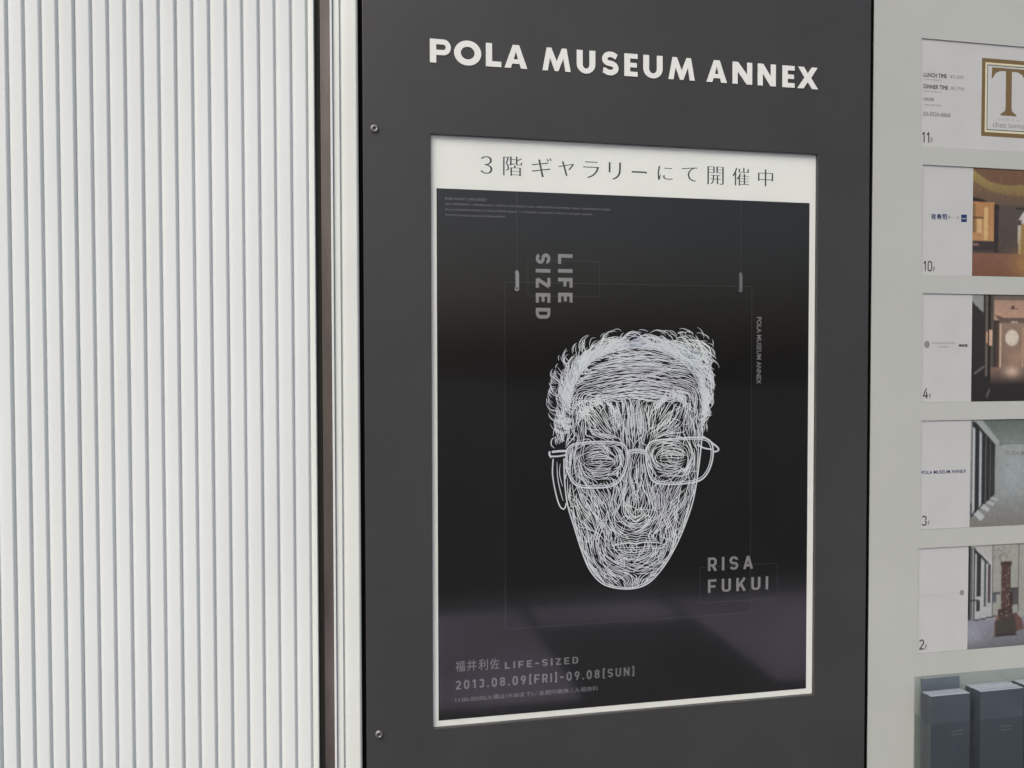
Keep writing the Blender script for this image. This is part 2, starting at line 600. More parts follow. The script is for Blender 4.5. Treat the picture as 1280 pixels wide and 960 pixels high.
def extrude_profile(prof, name, material, parent, x, y=0.0, z0=Z0, z1=Z1, mesh=None, sx=1.0):
    if mesh is None:
        mb = MB()
        n = len(prof)
        for (a, b) in prof:
            mb.v += [(a, b, z0), (a, b, z1)]
        for k in range(n - 1):
            mb.f.append((2 * k, 2 * k + 2, 2 * k + 3, 2 * k + 1))
            mb.mi.append(0)
        # caps and back on vertices of their own, so that they do not bend the shading of the face
        mb.face([(a, b, z1) for a, b in prof])
        mb.face([(a, b, z0) for a, b in reversed(prof)])
        (a0, b0), (a1, b1) = prof[0], prof[-1]
        mb.face([(a0, b0, z0), (a0, b0, z1), (a1, b1, z1), (a1, b1, z0)])
        o = mb.build(name, material)
        for p in o.data.polygons:
            p.use_smooth = len(p.vertices) == 4 and p.index < n - 1
        mk = o.data
    else:
        o = bpy.data.objects.new(name, mesh)
        COL.objects.link(o)
    o.location = (x, y, 0)
    o.scale = (sx, 1, 1)
    o.parent = parent
    o.matrix_parent_inverse = Matrix.Translation(-parent.location)
    return o


sw = thing('slatted_wall', 'white painted metal wall cladding of narrow upright ribs left of the charcoal sign', 'wall cladding',
           (-0.4, 0.0, Z0))
base = 0.0278
first = None
for k in range(1, len(edges)):
    x0, x1 = edges[k], edges[k - 1]
    o = extrude_profile(saw_profile(base), 'slat', M['slat'], sw, x0, y=rnd.uniform(-.0003, .0003), sx=(x1 - x0) / base,
                        mesh=first)
    first = first or o.data
extrude_profile(saw_profile(0.0119, 0.004), 'edge_slat', M['trim'], sw, -0.0457, y=-0.0005)
b = MB()
b.box(-0.76, -0.0345, 0.0075, 0.03, Z0, Z1)
b.build('backing', M['slat'], sw)

# recessed joint
rj = thing('recessed_channel', 'narrow brown metal channel with a black rubber seal between the white ribs', 'channel', (-0.02, 0.02, Z0))
b = MB()
b.box(-0.0343, -0.0240, 0.0135, 0.032, Z0, Z1)
b.build('rubber_seal', M['rubber'], rj, bevel=0.001)
b = MB()
b.box(-0.0238, -0.0062, 0.008, 0.032, Z0, Z1)
b.build('metal_strip', M['bronze'], rj, bevel=0.0008)

# trim between channel and sign
tr = thing('edge_trim', 'cream painted metal trim strip beside the left edge of the charcoal sign', 'trim', (0.02, 0.0, Z0))
b = MB()
b.box(-0.0061, -0.0019, -0.003, 0.032, Z0, Z1)
b.build('lip', M['slat'], tr, bevel=0.0008)
extrude_profile(saw_profile(0.0138, 0.004), 'rib', M['trim'], tr, -0.0017)
extrude_profile(saw_profile(0.0322, 0.004), 'flat_strip', M['trim'], tr, 0.0122)
b = MB()
b.box(-0.0016, 0.0442, 0.0062, 0.03, Z0, Z1)
b.build('backing', M['trim'], tr)

# ================================================================ SIGN PANEL
PX0, PX1, PZ0, PZ1 = 0.0525, 1.1005, 0.30, 2.60
OX0, OX1, OZ0, OZ1 = 0.1777, 0.9807, 0.7485, 1.8780
sp = thing('sign_panel', 'charcoal metal display panel with white capitals along its top and a poster window', 'sign',
           (0.577, 0.0, PZ0))
b = MB()
frame_ring(b, (PX0, PX1, PZ0, PZ1), [(OX0, OX1, OZ0, OZ1)], 0.0, 0.018)
b.build('panel_plate', M['panel'], sp, bevel=0.0012)
b = MB()
b.box(PX0 - .006, PX1 + .018, 0.0185, 0.08, PZ0 - .02, PZ1 + .02)
b.build('panel_box', M['black'], sp)

caps = [('P', 537.3, 563.5), ('O', 567.5, 601.5), ('L', 607.3, 626.5), ('A', 630.5, 659.0), ('M', 678.0, 713.2), ('U', 720.8, 744.0),
        ('S', 752.0, 773.2), ('E', 780.3, 796.8), ('U', 804.0, 828.0), ('M', 835.5, 868.3), ('A', 883.0, 908.5), ('N', 915.5, 940.0),
        ('N', 947.0, 969.5), ('E', 977.8, 993.0), ('X', 996.5, 1022.3)]


def wall_x(px, z):          # where a column of the photograph meets the sign's face, used to space the capitals
    lo, hi = -1.0, 3.0
    for _ in range(50):
        mid = (lo + hi) / 2
        v = Vector((mid, 0, z)) - CAM
        if 640 + 1060 * v.dot(R2) / v.dot(F) < px:
            lo = mid
        else:
            hi = mid
    return lo


CH = 0.0440
for ch, a, c in caps:
    x0, x1 = wall_x(a, 2.03), wall_x(c, 2.03)
    ring, holes = logo_glyph(ch, (x1 - x0) / CH)
    b = MB()
    f = lambda r: [(x0 + p[0] * CH, 2.0105 + p[1] * CH) for p in r]
    b.prism(f(ring), -0.0012, 0.0004, 0, [f(h) for h in holes])
    b.build('letter', M['letter'], sp)


def screw(x, z, parent):
    mb = MB()
    prof = [(0.0001, -0.0012), (0.0024, -0.0012), (0.0026, -0.0038), (0.0060, -0.0036), (0.0078, -0.0020), (0.0083, 0.0002)]
    n = 24
    for k in range(n):
        for (r, y) in prof:
            mb.v.append((x + r * math.cos(2 * math.pi * k / n), y, z + r * math.sin(2 * math.pi * k / n)))
    m_ = len(prof)
    for k in range(n):
        j = (k + 1) % n
        for q in range(m_ - 1):
            mb.f.append((k * m_ + q, k * m_ + q + 1, j * m_ + q + 1, j * m_ + q))
            mb.mi.append(0)
    o = mb.build('screw', M['steel'], parent)
    for p in o.data.polygons:
        p.use_smooth = True
    mb = MB()
    mb.flat(arc(x, z, .0024, .0024, 0, 330, 11), -0.0014)
    mb.build('hex_socket', M['black'], o)
    mb = MB()
    mb.prism(arc(x + .0002, z + .0004, .0013, .0013, 0, 330, 11), -0.0022, -0.0014)
    mb.build('socket_pin', M['steel'], o)


screw(0.0738, 1.8816, sp)
screw(0.0757, 0.7478, sp)

# clear cover over the opening
b = MB()
b.box(OX0 + .0003, OX1 - .0003, 0.0030, 0.0050, OZ0 + .0003, OZ1 - .0003)
b.build('acrylic_cover', M['pane'], sp)

# ---------------------------------------------------------------- white sheet with heading
ns = thing('notice_sheet', 'white backing sheet with a line of thin Japanese heading above the black poster', 'notice',
           (0.58, 0.0085, OZ0))
b = MB()
b.box(OX0 + .0002, OX1 - .0002, 0.0085, 0.0095, OZ0 + .0002, OZ1 - .0002)
b.build('paper', M['sheet'], ns)
b = MB()
heads = [('３', 602.0, 616.0, .0335), ('階', 630.5, 653.5, .037), ('ギ', 666.5, 690.5, .037), ('ャ', 700.0, 718.5, .028), ('ラ', 731.0, 750.0, .032),
         ('リ', 763.0, 777.5, .034), ('ー', 791.5, 810.5, .003), ('に', 824.5, 842.5, .028), ('て', 855.0, 873.5, .028), ('開', 887.0, 906.5, .036),
         ('催', 918.5, 939.0, .036), ('中', 950.5, 968.5, .034)]
for ch, a, c, h in heads:
    b = MB()
    x0, x1 = wall_x(a, 1.826), wall_x(c, 1.826)
    zc = 1.8265
    if ch == 'ー':
        stroke(b, [(x0, zc - .0005), (x0 + .004, zc), (x1 - .004, zc), (x1, zc - .0012)], .0030, 0.0083)
        b.build('character', M['ink'], ns)
        continue
    for q in range(3):       # thin level strokes, heavier upright ones, as in a Ming typeface
        dx = (q - 1) * .0008
        text_mesh(b, ch, (x0 + dx, x1 + dx, zc - h / 2, zc + h / 2), 0.0084 - .00003 * q, offset=-0.019)
    b.build('character', M['ink'], ns)

# ================================================================ POSTER
po = thing('poster', 'black exhibition poster with a white line portrait of a bespectacled face behind clear cover', 'poster',
           (0.578, 0.0080, 0.7605))
BX0, BX1, BZ0, BZ1 = 0.1892, 0.9665, 0.7605, 1.7785
b = MB()
b.box(BX0, BX1, 0.0078, 0.0084, BZ0, BZ1)
b.build('black_sheet', M['print'], po)
# darker rectangle, thin outlines, hanging wires (all flat print)
b = MB()
b.flat([(.3206, .9294), (.8376, .9294), (.8376, 1.6034), (.3206, 1.6034)], 0.00772)
b.build('printed_rectangle', M['print_deep'], po)


def outline(mb, x0, x1, z0, z1, wd, y):
    stroke(mb, [(x0, z0), (x1, z0), (x1, z1), (x0, z1)], wd, y, closed=True)


b = MB()
outline(b, .3206, .8376, .9294, 1.6034, .0011, 0.00762)
b.build('printed_outline', M['pline'], po)
b = MB()
outline(b, .3663, .5113, 1.5780, 1.6470, .0010, 0.00764)
b.build('printed_outline', M['pline'], po)
b = MB()
outline(b, .7262, .8987, .9560, 1.0296, .0010, 0.00764)
b.build('printed_outline', M['pline'], po)
b = MB()
stroke(b, [(.3443, 1.778), (.3443, 1.626)], .0010, 0.00760)
b.build('printed_wire', M['pline'], po)
b = MB()
stroke(b, [(.8122, 1.778), (.8122, 1.632)], .0009, 0.00760)
b.build('printed_wire', M['pline'], po)
for x, z1, mt, k in ((.3443, 1.6270, 'plight', 1.0), (.8122, 1.6320, 'ptext_dim', .92)):
    b = MB()
    hw = .0044 * k
    b.flat([(x - hw, z1 - .036), (x + hw, z1 - .036), (x + hw, z1 - .006), (x + hw * .3, z1), (x - hw * .3, z1), (x - hw, z1 - .006)], 0.00755)
    b.flat(arc(x, z1 - .036, hw, .0045, 180, 360, 8), 0.00756)
    o = b.build('printed_clip', M[mt], po)
    b = MB()
    b.flat([(x - hw, z1 - .034), (x - hw * .55, z1 - .034), (x - hw * .55, z1 - .006), (x - hw, z1 - .006)], 0.00750)
    b.flat(arc(x, z1 - .035, hw * .42, hw * .42, 0, 330, 11), 0.00750)
    b.build('printed_shadow', M['pline'], o)

b = MB()
din_text(b, 'LIFE', (.4266, .4559, 1.5660, 1.6602), 0.00745, s=.21, gap=.30, rot=True)
b.build('lettering', M['ptext'], po)
b = MB()
din_text(b, 'SIZED', (.3819, .4110, 1.5340, 1.6607), 0.00745, s=.21, gap=.30, rot=True)
b.build('lettering', M['ptext'], po)
b = MB()
din_text(b, 'RISA', (.7434, .8432, 1.0210, 1.0486), 0.00745, s=.17, gap=.36)
b.build('lettering', M['ptext'], po)
b = MB()
din_text(b, 'FUKUI', (.7435, .8778, .9760, 1.0032), 0.00745, s=.17, gap=.36)
b.build('lettering', M['ptext'], po)
b = MB()
text_mesh(b, 'POLA MUSEUM ANNEX', (.8488, .8592, 1.4035, 1.5412), 0.00745, offset=.006, rot=True)
b.build('lettering', M['ptext'], po)
b = MB()
for k, ch in enumerate('福井利佐'):
    text_mesh(b, ch, (.2222 + k * .0225, .2405 + k * .0225, .8525, .8735), 0.00745, fatten=.00016)
b.build('lettering', M['ptext_dim'], po)
b = MB()
din_text(b, 'LIFE-SIZED', (.3191, .4675, .8510, .8648), 0.00745, s=.19, gap=.34)
b.build('lettering', M['ptext_dim'], po)
b = MB()
din_text(b, '2013.08.09(FRI)-09.08(SUN)', (.2221, .5859, .8180, .8355), 0.00745, s=.18, gap=.30)
b.build('lettering', M['ptext_dim'], po)
b = MB()
text_mesh(b, '11:00-20:00(入場は19:30まで) / 会期中無休 / 入場無料', (.2219, .5089, .7915, .8030), 0.00745, offset=.004)
tiny = [('RISA FUKUI "LIFE-SIZED"', .2055, .286, 1.7575), ('2013.08.09(FRI) - 09.08(SUN) / OPEN 11:00-20:00 19:30 / RECEPTION 8.9(FRI) 18:00 / ADMISSION FREE', .2055, .5325, 1.7468),
        ('POLA MUSEUM ANNEX, 3F POLA GINZA BLDG. 1-7-7 GINZA, CHUO-KU, TOKYO 104-0061, JAPAN', .2055, .495, 1.7362), ('WWW.PO-HOLDINGS.CO.JP/M-ANNEX/', .2055, .322, 1.7258)]
for t, x0, x1, z in tiny:
    b.build('small_print', M['ptext_dim'], po)
    b = MB()
    text_mesh(b, t, (x0, x1, z, z + .0048), 0.00745)
b.build('small_print', M['ptext_dim'], po)


# ---------------------------------------------------------------- line portrait (own hatching, nothing traced)
# local units: u to the right, v downwards, in 1/2600 of the sheet, origin at the upper left of the head
def P(u, v):
    return (0.3625 + u * 0.000644, 1.5105 - (v - 62) * 0.000615)


def build_portrait():
    mb = MB()
    wash = MB()
    W, H = 720, 960
    occ = np.zeros((H, W), np.float32)

    def mark(pts, r):
        for (u, v) in pts:
            i0, i1, j0, j1 = int(v - r), int(v + r + 1), int(u - r), int(u + r + 1)
            occ[max(0, i0):max(0, i1), max(0, j0):max(0, j1)] = 1

    def cover(pts):
        c = 0
        for (u, v) in pts:
            i, j = int(v), int(u)
            if 0 <= i < H and 0 <= j < W:
                c += occ[i, j]
        return c / len(pts)

    cnt = [0]

    def line(pts, wd, taper=True, y=None):
        """tapered ribbon"""
        n = len(pts)
        L, Rr = offset_line(pts, 1.0)
        yy = 0.00745 - 0.0000001 * (cnt[0] % 3000) if y is None else y
        cnt[0] += 1
        i = len(mb.v)
        for k in range(n):
            t = k / (n - 1)
            h = wd / 2 * ((0.35 + 0.65 * math.sin(math.pi * min(1, max(0, t)))) if taper else 1)
            c = Vector(pts[k])
            a = c + (Vector(L[k]) - c) * h
            d = c + (Vector(Rr[k]) - c) * h
            for q in (a, d):
                x, z = P(q.x, q.y)
                mb.v.append((x, yy, z))
        for k in range(n - 1):
            mb.f.append((i + 2 * k, i + 2 * k + 1, i + 2 * k + 3, i + 2 * k + 2))
            mb.mi.append(0)

    def smooth(pts, n=6):
        out = []
        P_ = [pts[0]] + list(pts) + [pts[-1]]
        for i in range(1, len(P_) - 2):
            p0, p1, p2, p3 = P_[i - 1], P_[i], P_[i + 1], P_[i + 2]
            for k in range(n):
                t = k / n
                out.append(tuple(0.5 * ((2 * p1[d]) + (-p0[d] + p2[d]) * t + (2 * p0[d] - 5 * p1[d] + 4 * p2[d] - p3[d]) * t * t +
                                        (-p0[d] + 3 * p1[d] - 3 * p2[d] + p3[d]) * t ** 3) for d in (0, 1)))
        out.append(tuple(pts[-1]))
        return out

    jaw = smooth([(128, 330), (118, 470), (126, 600), (150, 690), (178, 780), (205, 840), (250, 885), (325, 902), (385, 890),
                  (430, 850), (468, 795), (505, 720), (540, 620), (560, 500), (572, 380)], 5)
    dome = smooth([(128, 345), (150, 240), (200, 165), (270, 130), (350, 115), (440, 130), (520, 180), (560, 250), (574, 345)], 5)
    poly = np.array(dome + jaw[::-1])

    def inside(u, v):
        c = False
        n = len(poly)
        j = n - 1
        for i in range(n):
            if (poly[i, 1] > v) != (poly[j, 1] > v) and u < (poly[j, 0] - poly[i, 0]) * (v - poly[i, 1]) / (poly[j, 1] - poly[i, 1]) + poly[i, 0]:
                c = not c
            j = i
        return c

    EL, ER = (232, 472), (468, 466)

    def flow(u, v):
        """direction (unit, undirected) of the hatching"""
        acc = Vector((0, 0))

        def add(d, wt):
            nonlocal acc
            d = Vector(d)
            if d.length < 1e-6 or wt < 1e-4:
                return
            d.normalize()
            a = math.atan2(d.y, d.x) * 2
            acc += Vector((math.cos(a), math.sin(a))) * wt
        # forehead creases: arcs over the brow
        wt = max(0, min(1, (300 - v) / 60))
        add((1, (u - 350) * 0.0013), wt * 3)
        # temples: upright
        e = abs(u - 348) / 215
        add((0.22 * (1 if u > 348 else -1) * (-1 if v > 600 else .6), 1), max(0, e - .72) * 12)
        for (cx, cy) in (EL, ER):
            dx, dy = (u - cx), (v - cy) * 1.55
            r = math.hypot(dx, dy)
            add((-dy, dx / 1.55), 2.4 * math.exp(-(r / 80) ** 2))
        # nose bridge
        add((0.02 * (u - 348), 30), 5 * math.exp(-((u - 348) / 36) ** 2) * (1 if 290 < v < 640 else .1))
        # nose wings
        r = math.hypot(u - 348, (v - 640))
        add((-(v - 640), (u - 348)), 2.5 * math.exp(-((r - 60) / 30) ** 2))
        # folds from nose to mouth and round the mouth
        dx, dy = (u - 352) * .62, (v - 762)
        r = math.hypot(dx, dy)
        add((-dy / .62, dx), 1.2 * math.exp(-((r - 55) / 45) ** 2))
        # cheeks sweep down and in
        s = 1 if u > 348 else -1
        add((-0.55 * s, 1), 1.1 if 540 < v < 760 else .2)
        return acc

    def hatch(n, length, wd, lim, region, jitter=.25, curl=.0, mk=1.6):
        made = 0
        for _ in range(n):
            u, v = rnd.uniform(80, 600), rnd.uniform(118, 900)
            if not region(u, v):
                continue
            L_ = length * rnd.uniform(.6, 1.5)
            a = flow(u, v)
            ang = math.atan2(a.y, a.x) / 2 + rnd.gauss(0, jitter)
            if rnd.random() < .5:
                ang += math.pi
            k_ = rnd.gauss(0, curl)
            pts = [(u, v)]
            st = 6.0
            prev = Vector((math.cos(ang), math.sin(ang)))
            ok = True
            bias = rnd.gauss(0, jitter)
            for q in range(int(L_ / st)):
                a = flow(*pts[-1])
                aa = math.atan2(a.y, a.x) / 2 + bias + k_ * q
                d = Vector((math.cos(aa), math.sin(aa)))
                if d.dot(prev) < 0:
                    d = -d
                d = (d + prev * .8).normalized()
                prev = d
                nx = (pts[-1][0] + d.x * st, pts[-1][1] + d.y * st)
                if not inside(*nx):
                    break
                pts.append(nx)
            if len(pts) < 4:
                continue
            nz = math.sin(u * .043 + v * .019 + 1) * math.cos(v * .047 - u * .011) + .6 * math.sin(abs(u - 350) * .08 + 2) * math.sin(v * .09)
            if cover(pts) > lim * (1 + .7 * nz):
                continue
            line(pts, wd * rnd.uniform(.7, 1.35))
            mark(pts, mk)
            made += 1
        return made

    def fin(u, v):
        return inside(u, v)

    # features first, so that the hatching keeps clear of them
    def feat(pts, wd, mk=2.5, n=6, taper=True):
        s_ = smooth(pts, n)
        line(s_, wd, taper)
        mark(s_, mk)

    lens_l = smooth([(128, 440), (150, 424), (215, 418), (285, 421), (318, 440), (322, 485), (305, 535), (270, 563), (205, 567),
                     (155, 556), (130, 515), (124, 470), (128, 440)], 5)
    lens_r = smooth([(385, 440), (405, 420), (470, 414), (545, 411), (592, 420), (607, 455), (598, 510), (570, 550), (520, 562),
                     (450, 563), (405, 550), (386, 505), (382, 465), (385, 440)], 5)
    for ln in (lens_l, lens_r):
        line(ln, 5.0, False, 0.0070)
        cx = sum(p[0] for p in ln) / len(ln)
        cy = sum(p[1] for p in ln) / len(ln)
        inner = [(cx + (p[0] - cx) * .945, cy + (p[1] - cy) * .92) for p in ln]
        line(inner, 2.6, False, 0.0070)
        mark(ln, 6)
    for dv in (-5, 0, 6):
        feat([(318, 456 + dv), (350, 450 + dv), (385, 456 + dv)], 3.6, taper=False)
    # hinges and temples
    feat([(80, 448), (100, 446), (128, 446)], 7, taper=False)
    feat([(76, 462), (100, 462), (126, 458)], 5, taper=False)
    feat([(74, 446), (72, 455), (78, 466)], 6, taper=False)
    feat([(572, 408), (600, 428), (624, 448), (622, 458), (604, 460)], 5.5, taper=False)
    feat([(552, 436), (580, 448), (604, 452)], 5, taper=False)
    # ear
    feat([(92, 400), (80, 408), (78, 425), (88, 436)], 3.5)
    feat([(84, 470), (82, 520), (92, 580), (104, 620), (118, 632), (126, 612)], 4, taper=False)
    feat([(96, 480), (98, 530), (108, 580), (116, 606)], 3)
    feat([(106, 486), (104, 520), (114, 560)], 2.6)
    # contours
    line(jaw[5:], 4.2, False)
    line([(p[0] + 6 * math.sin(k * .9) * .4 + (6 if p[0] < 340 else -6), p[1] - 4) for k, p in enumerate(jaw[12:-12])], 2.8, False)
    mark(jaw, 3)
    line(dome[2:-2], 3.0)
    # eyes: lids, iris slit, bags
    for s_, (cx, cy) in ((1, EL), (-1, ER)):
        feat([(cx - 46, cy + 2), (cx - 18, cy - 10), (cx + 14, cy - 10), (cx + 46, cy + 5)], 3.6)
        feat([(cx - 40, cy + 5), (cx - 10, cy + 1), (cx + 20, cy + 2), (cx + 42, cy + 6)], 3.4)
        feat([(cx - 34, cy - 2), (cx - 6, cy - 5), (cx + 18, cy - 4), (cx + 34, cy + 2)], 3.4)
        feat([(cx - 42, cy + 11), (cx - 8, cy + 10), (cx + 20, cy + 11), (cx + 40, cy + 12)], 2.4)
        for k in range(4):
            feat([(cx - 48, cy - 8 - 8 * k), (cx - 16, cy - 20 - 9 * k), (cx + 18, cy - 21 - 8 * k), (cx + 46 - 5 * k, cy - 7 - 10 * k)], 2.2, 2)
        for k in range(5):
            feat([(cx - 44 + 5 * k, cy + 18 + 8 * k), (cx - 12, cy + 23 + 11 * k), (cx + 22, cy + 24 + 10 * k), (cx + 46 - 4 * k, cy + 17 + 8 * k)], 2.2, 2)
        # brow
        for k in range(60):
            t = rnd.random()
            x = cx + s_ * (58 - 132 * t)
            y = 318 - 38 * math.sin(math.pi * min(1, t * 1.1)) + rnd.uniform(-9, 12)
            L_ = rnd.uniform(16, 34)
            a = R(-115 + 75 * t + rnd.gauss(0, 10)) if s_ > 0 else R(-65 - 75 * t + rnd.gauss(0, 10))
            a = a + math.pi if s_ > 0 else a
            line([(x, y), (x + L_ * .5 * math.cos(a) * -s_, y + L_ * .5 * math.sin(a)), (x + L_ * math.cos(a + .3) * -s_, y + L_ * math.sin(a + .3))], 3)
    # nose
    feat([(330, 430), (326, 500), (314, 570), (296, 630), (280, 655), (286, 678), (308, 680)], 3.4)
    feat([(372, 430), (376, 500), (388, 570), (404, 630), (420, 655), (414, 678), (392, 680)], 3.4)
    feat([(300, 672), (318, 662), (334, 672), (350, 682), (366, 672), (384, 662), (400, 672)], 4.6)
    feat([(322, 640), (336, 660), (350, 666), (366, 660), (380, 640)], 3)
    # folds and mouth
    for k in range(3):
        feat([(272 - k * 9, 650 + k * 4), (246 - k * 9, 690), (228 - k * 8, 740), (232 - k * 7, 785)], 3.2)
        feat([(428 + k * 8, 650 + k * 4), (448 + k * 8, 690), (462 + k * 7, 735), (452 + k * 5, 785)], 3.2)
    feat([(268, 760), (300, 753), (330, 751), (352, 755), (374, 751), (405, 753), (438, 758)], 5)
    for k in range(4):
        feat([(280 + 6 * k, 752 - 7 * k), (330, 744 - 8 * k), (352, 748 - 8 * k), (374, 744 - 8 * k), (428 - 6 * k, 751 - 7 * k)], 2.4, 2)
    for k in range(4):
        feat([(286 + 7 * k, 765 + 7 * k), (330, 766 + 8 * k), (352, 767 + 8 * k), (420 - 7 * k, 764 + 7 * k)], 2.4, 2)
    # forehead creases
    for k in range(30):
        v = 128 + k * 5.2 + rnd.uniform(-2, 2)
        hw = (120 + 85 * min(1, k / 9)) * rnd.uniform(.55, 1)
        c = 350 + rnd.uniform(-30, 30)
        feat([(c - hw, v + 26 + rnd.uniform(-3, 3)), (c - hw * .5, v + 8 + rnd.uniform(-3, 3)), (c, v + rnd.uniform(-3, 3)),
              (c + hw * .5, v + 7 + rnd.uniform(-3, 3)), (c + hw, v + 25 + rnd.uniform(-3, 3))], rnd.uniform(2.2, 3.6), 1.6)
    for k in range(12):
        c = 322 + k * 5
        feat([(c, 300 + rnd.uniform(-20, 10)), (c + rnd.uniform(-5, 5), 340), (c + rnd.uniform(-5, 5), 400)], 2.6, 1.5)

    # hatching passes: long flowing contour lines, then finer ones, then a loose net across them
    hatch(9000, 85, 2.5, .20, fin, .17, .0, 2.0)
    hatch(6500, 42, 2.2, .34, fin, .34, .04, 1.6)
    hatch(1100, 50, 1.9, .8, lambda u, v: inside(u, v) and v > 280, .7, .03, 1.0)
    hatch(700, 44, 2.2, .8, lambda u, v: inside(u, v) and v > 640 and abs(u - 350) > 60, .5, .08, 1.0)
    # scalloped chin
    hatch(900, 34, 2.6, .6, lambda u, v: inside(u, v) and v > 790, .9, .16)
    # hair: pale wash at the roots, then fine swept strands
    outer = smooth([(112, 400), (86, 350), (72, 290), (76, 225), (108, 150), (180, 98), (255, 70), (335, 62), (430, 72), (500, 70),
                    (572, 62), (604, 120), (612, 220), (600, 300), (584, 372)], 6)
    nO = len(outer)

    hp = np.array(outer + [(584, 372), (574, 345)] + dome[::-1])

    def in_hair(u, v):
        c = False
        j = len(hp) - 1
        for i in range(len(hp)):
            if (hp[i, 1] > v) != (hp[j, 1] > v) and u < (hp[j, 0] - hp[i, 0]) * (v - hp[i, 1]) / (hp[j, 1] - hp[i, 1]) + hp[i, 0]:
                c = not c
            j = i
        return c

    def pair(t):
        return outer[int(t * (nO - 1))], dome[int(t * (len(dome) - 1))]
    ring = []
    for k in range(40):
        o_, d_ = pair(.05 + .9 * k / 39)
        f_ = .50 + .12 * math.sin(k * 1.9)
        ring.append((d_[0] + (o_[0] - d_[0]) * f_, d_[1] + (o_[1] - d_[1]) * f_))
    low = [pair(.05 + .9 * k / 39)[1] for k in range(39, -1, -1)]
    wash.flat([P(*q) for q in ring + low], 0.00752)
    for k in range(760):
        t = rnd.random()
        o_, d_ = pair(t)
        s_ = rnd.random() ** .8 * .72
        x = d_[0] + (o_[0] - d_[0]) * s_
        y = d_[1] + (o_[1] - d_[1]) * s_
        out = math.atan2(o_[1] - d_[1], o_[0] - d_[0])
        side = -1 if t < .5 else 1
        if rnd.random() < .12:
            side = -side
        a = out + side * rnd.uniform(.7, 1.5)
        cur = side * rnd.uniform(.05, .16)
        L_ = rnd.uniform(5.0, 8.0)
        reach = math.hypot(o_[0] - d_[0], o_[1] - d_[1]) + 5
        pts = [(x, y)]
        for q in range(rnd.randint(7, 12)):
            nx = (pts[-1][0] + L_ * math.cos(a), pts[-1][1] + L_ * math.sin(a))
            if not in_hair(*nx):
                if len(pts) > 3 and rnd.random() < .75:
                    break
                a += side * .5
            pts.append(nx)
            a += cur
            cur *= 1.12
        if len(pts) > 2:
            line(pts, rnd.uniform(1.7, 2.7))
    # loose locks that bow out a little past the edge
    for k in range(95):
        o_, d_ = pair(.02 + .96 * rnd.random())
        t2 = math.atan2(o_[1] - d_[1], o_[0] - d_[0])
        side = rnd.choice((-1, 1))
        r_ = rnd.uniform(13, 36)
        k_ = rnd.uniform(.5, 1.15)
        cx, cy = o_[0] - math.cos(t2) * r_ * k_, o_[1] - math.sin(t2) * r_ * k_
        n_ = rnd.randint(5, 9)
        a0 = rnd.uniform(-1.6, -.5)
        line([(cx + r_ * (1 - .03 * w_) * math.cos(t2 + side * (a0 + .25 * w_)), cy + r_ * .9 * math.sin(t2 + side * (a0 + .25 * w_))) for w_ in range(n_)],
             rnd.uniform(1.5, 2.5))
    # sideburns
    for k in range(36):
        x = rnd.uniform(570, 590)
        y = rnd.uniform(250, 370)
        line([(x, y), (x + rnd.uniform(-8, 4), y + 14), (x + rnd.uniform(-12, 6), y + 28)], 2.4)
        x = rnd.uniform(88, 122)
        y = rnd.uniform(300, 400)
        line([(x, y), (x + rnd.uniform(-6, 6), y + 14), (x + rnd.uniform(-8, 8), y + 28)], 2.6)
    o = mb.build('line_portrait', M['cut'], po)
    wash.build('hair_wash', M['wash'], o)


build_portrait()

# ================================================================ DIRECTORY BOARD
DX0, DX1, DZ0, DZ1 = 1.1080, 2.05, 0.30, 2.60
rows = [('11', 1.2205, 2.1340, .2265), ('10', 1.2270, 1.8680, .2340), ('4', 1.2302, 1.5948, .2335), ('3', 1.2302, 1.3220, .2355),
        ('2', 1.2272, 1.0462, .2290)]
RX1 = 1.845
db = thing('directory_board', 'pale grey floor directory board with five recessed windows right of the charcoal sign', 'sign board',
           (1.58, 0.0, DZ0))
b = MB()
frame_ring(b, (DX0, DX1, DZ0, DZ1), [(x, RX1, z - h, z) for (_, x, z, h) in rows], 0.0, 0.0014)
b.build('face_plate', M['board'], db, bevel=0.0005)
b = MB()
b.box(DX0 + .012, DX1, 0.0032, 0.05, DZ0, DZ1)
b.build('back_box', M['board'], db)


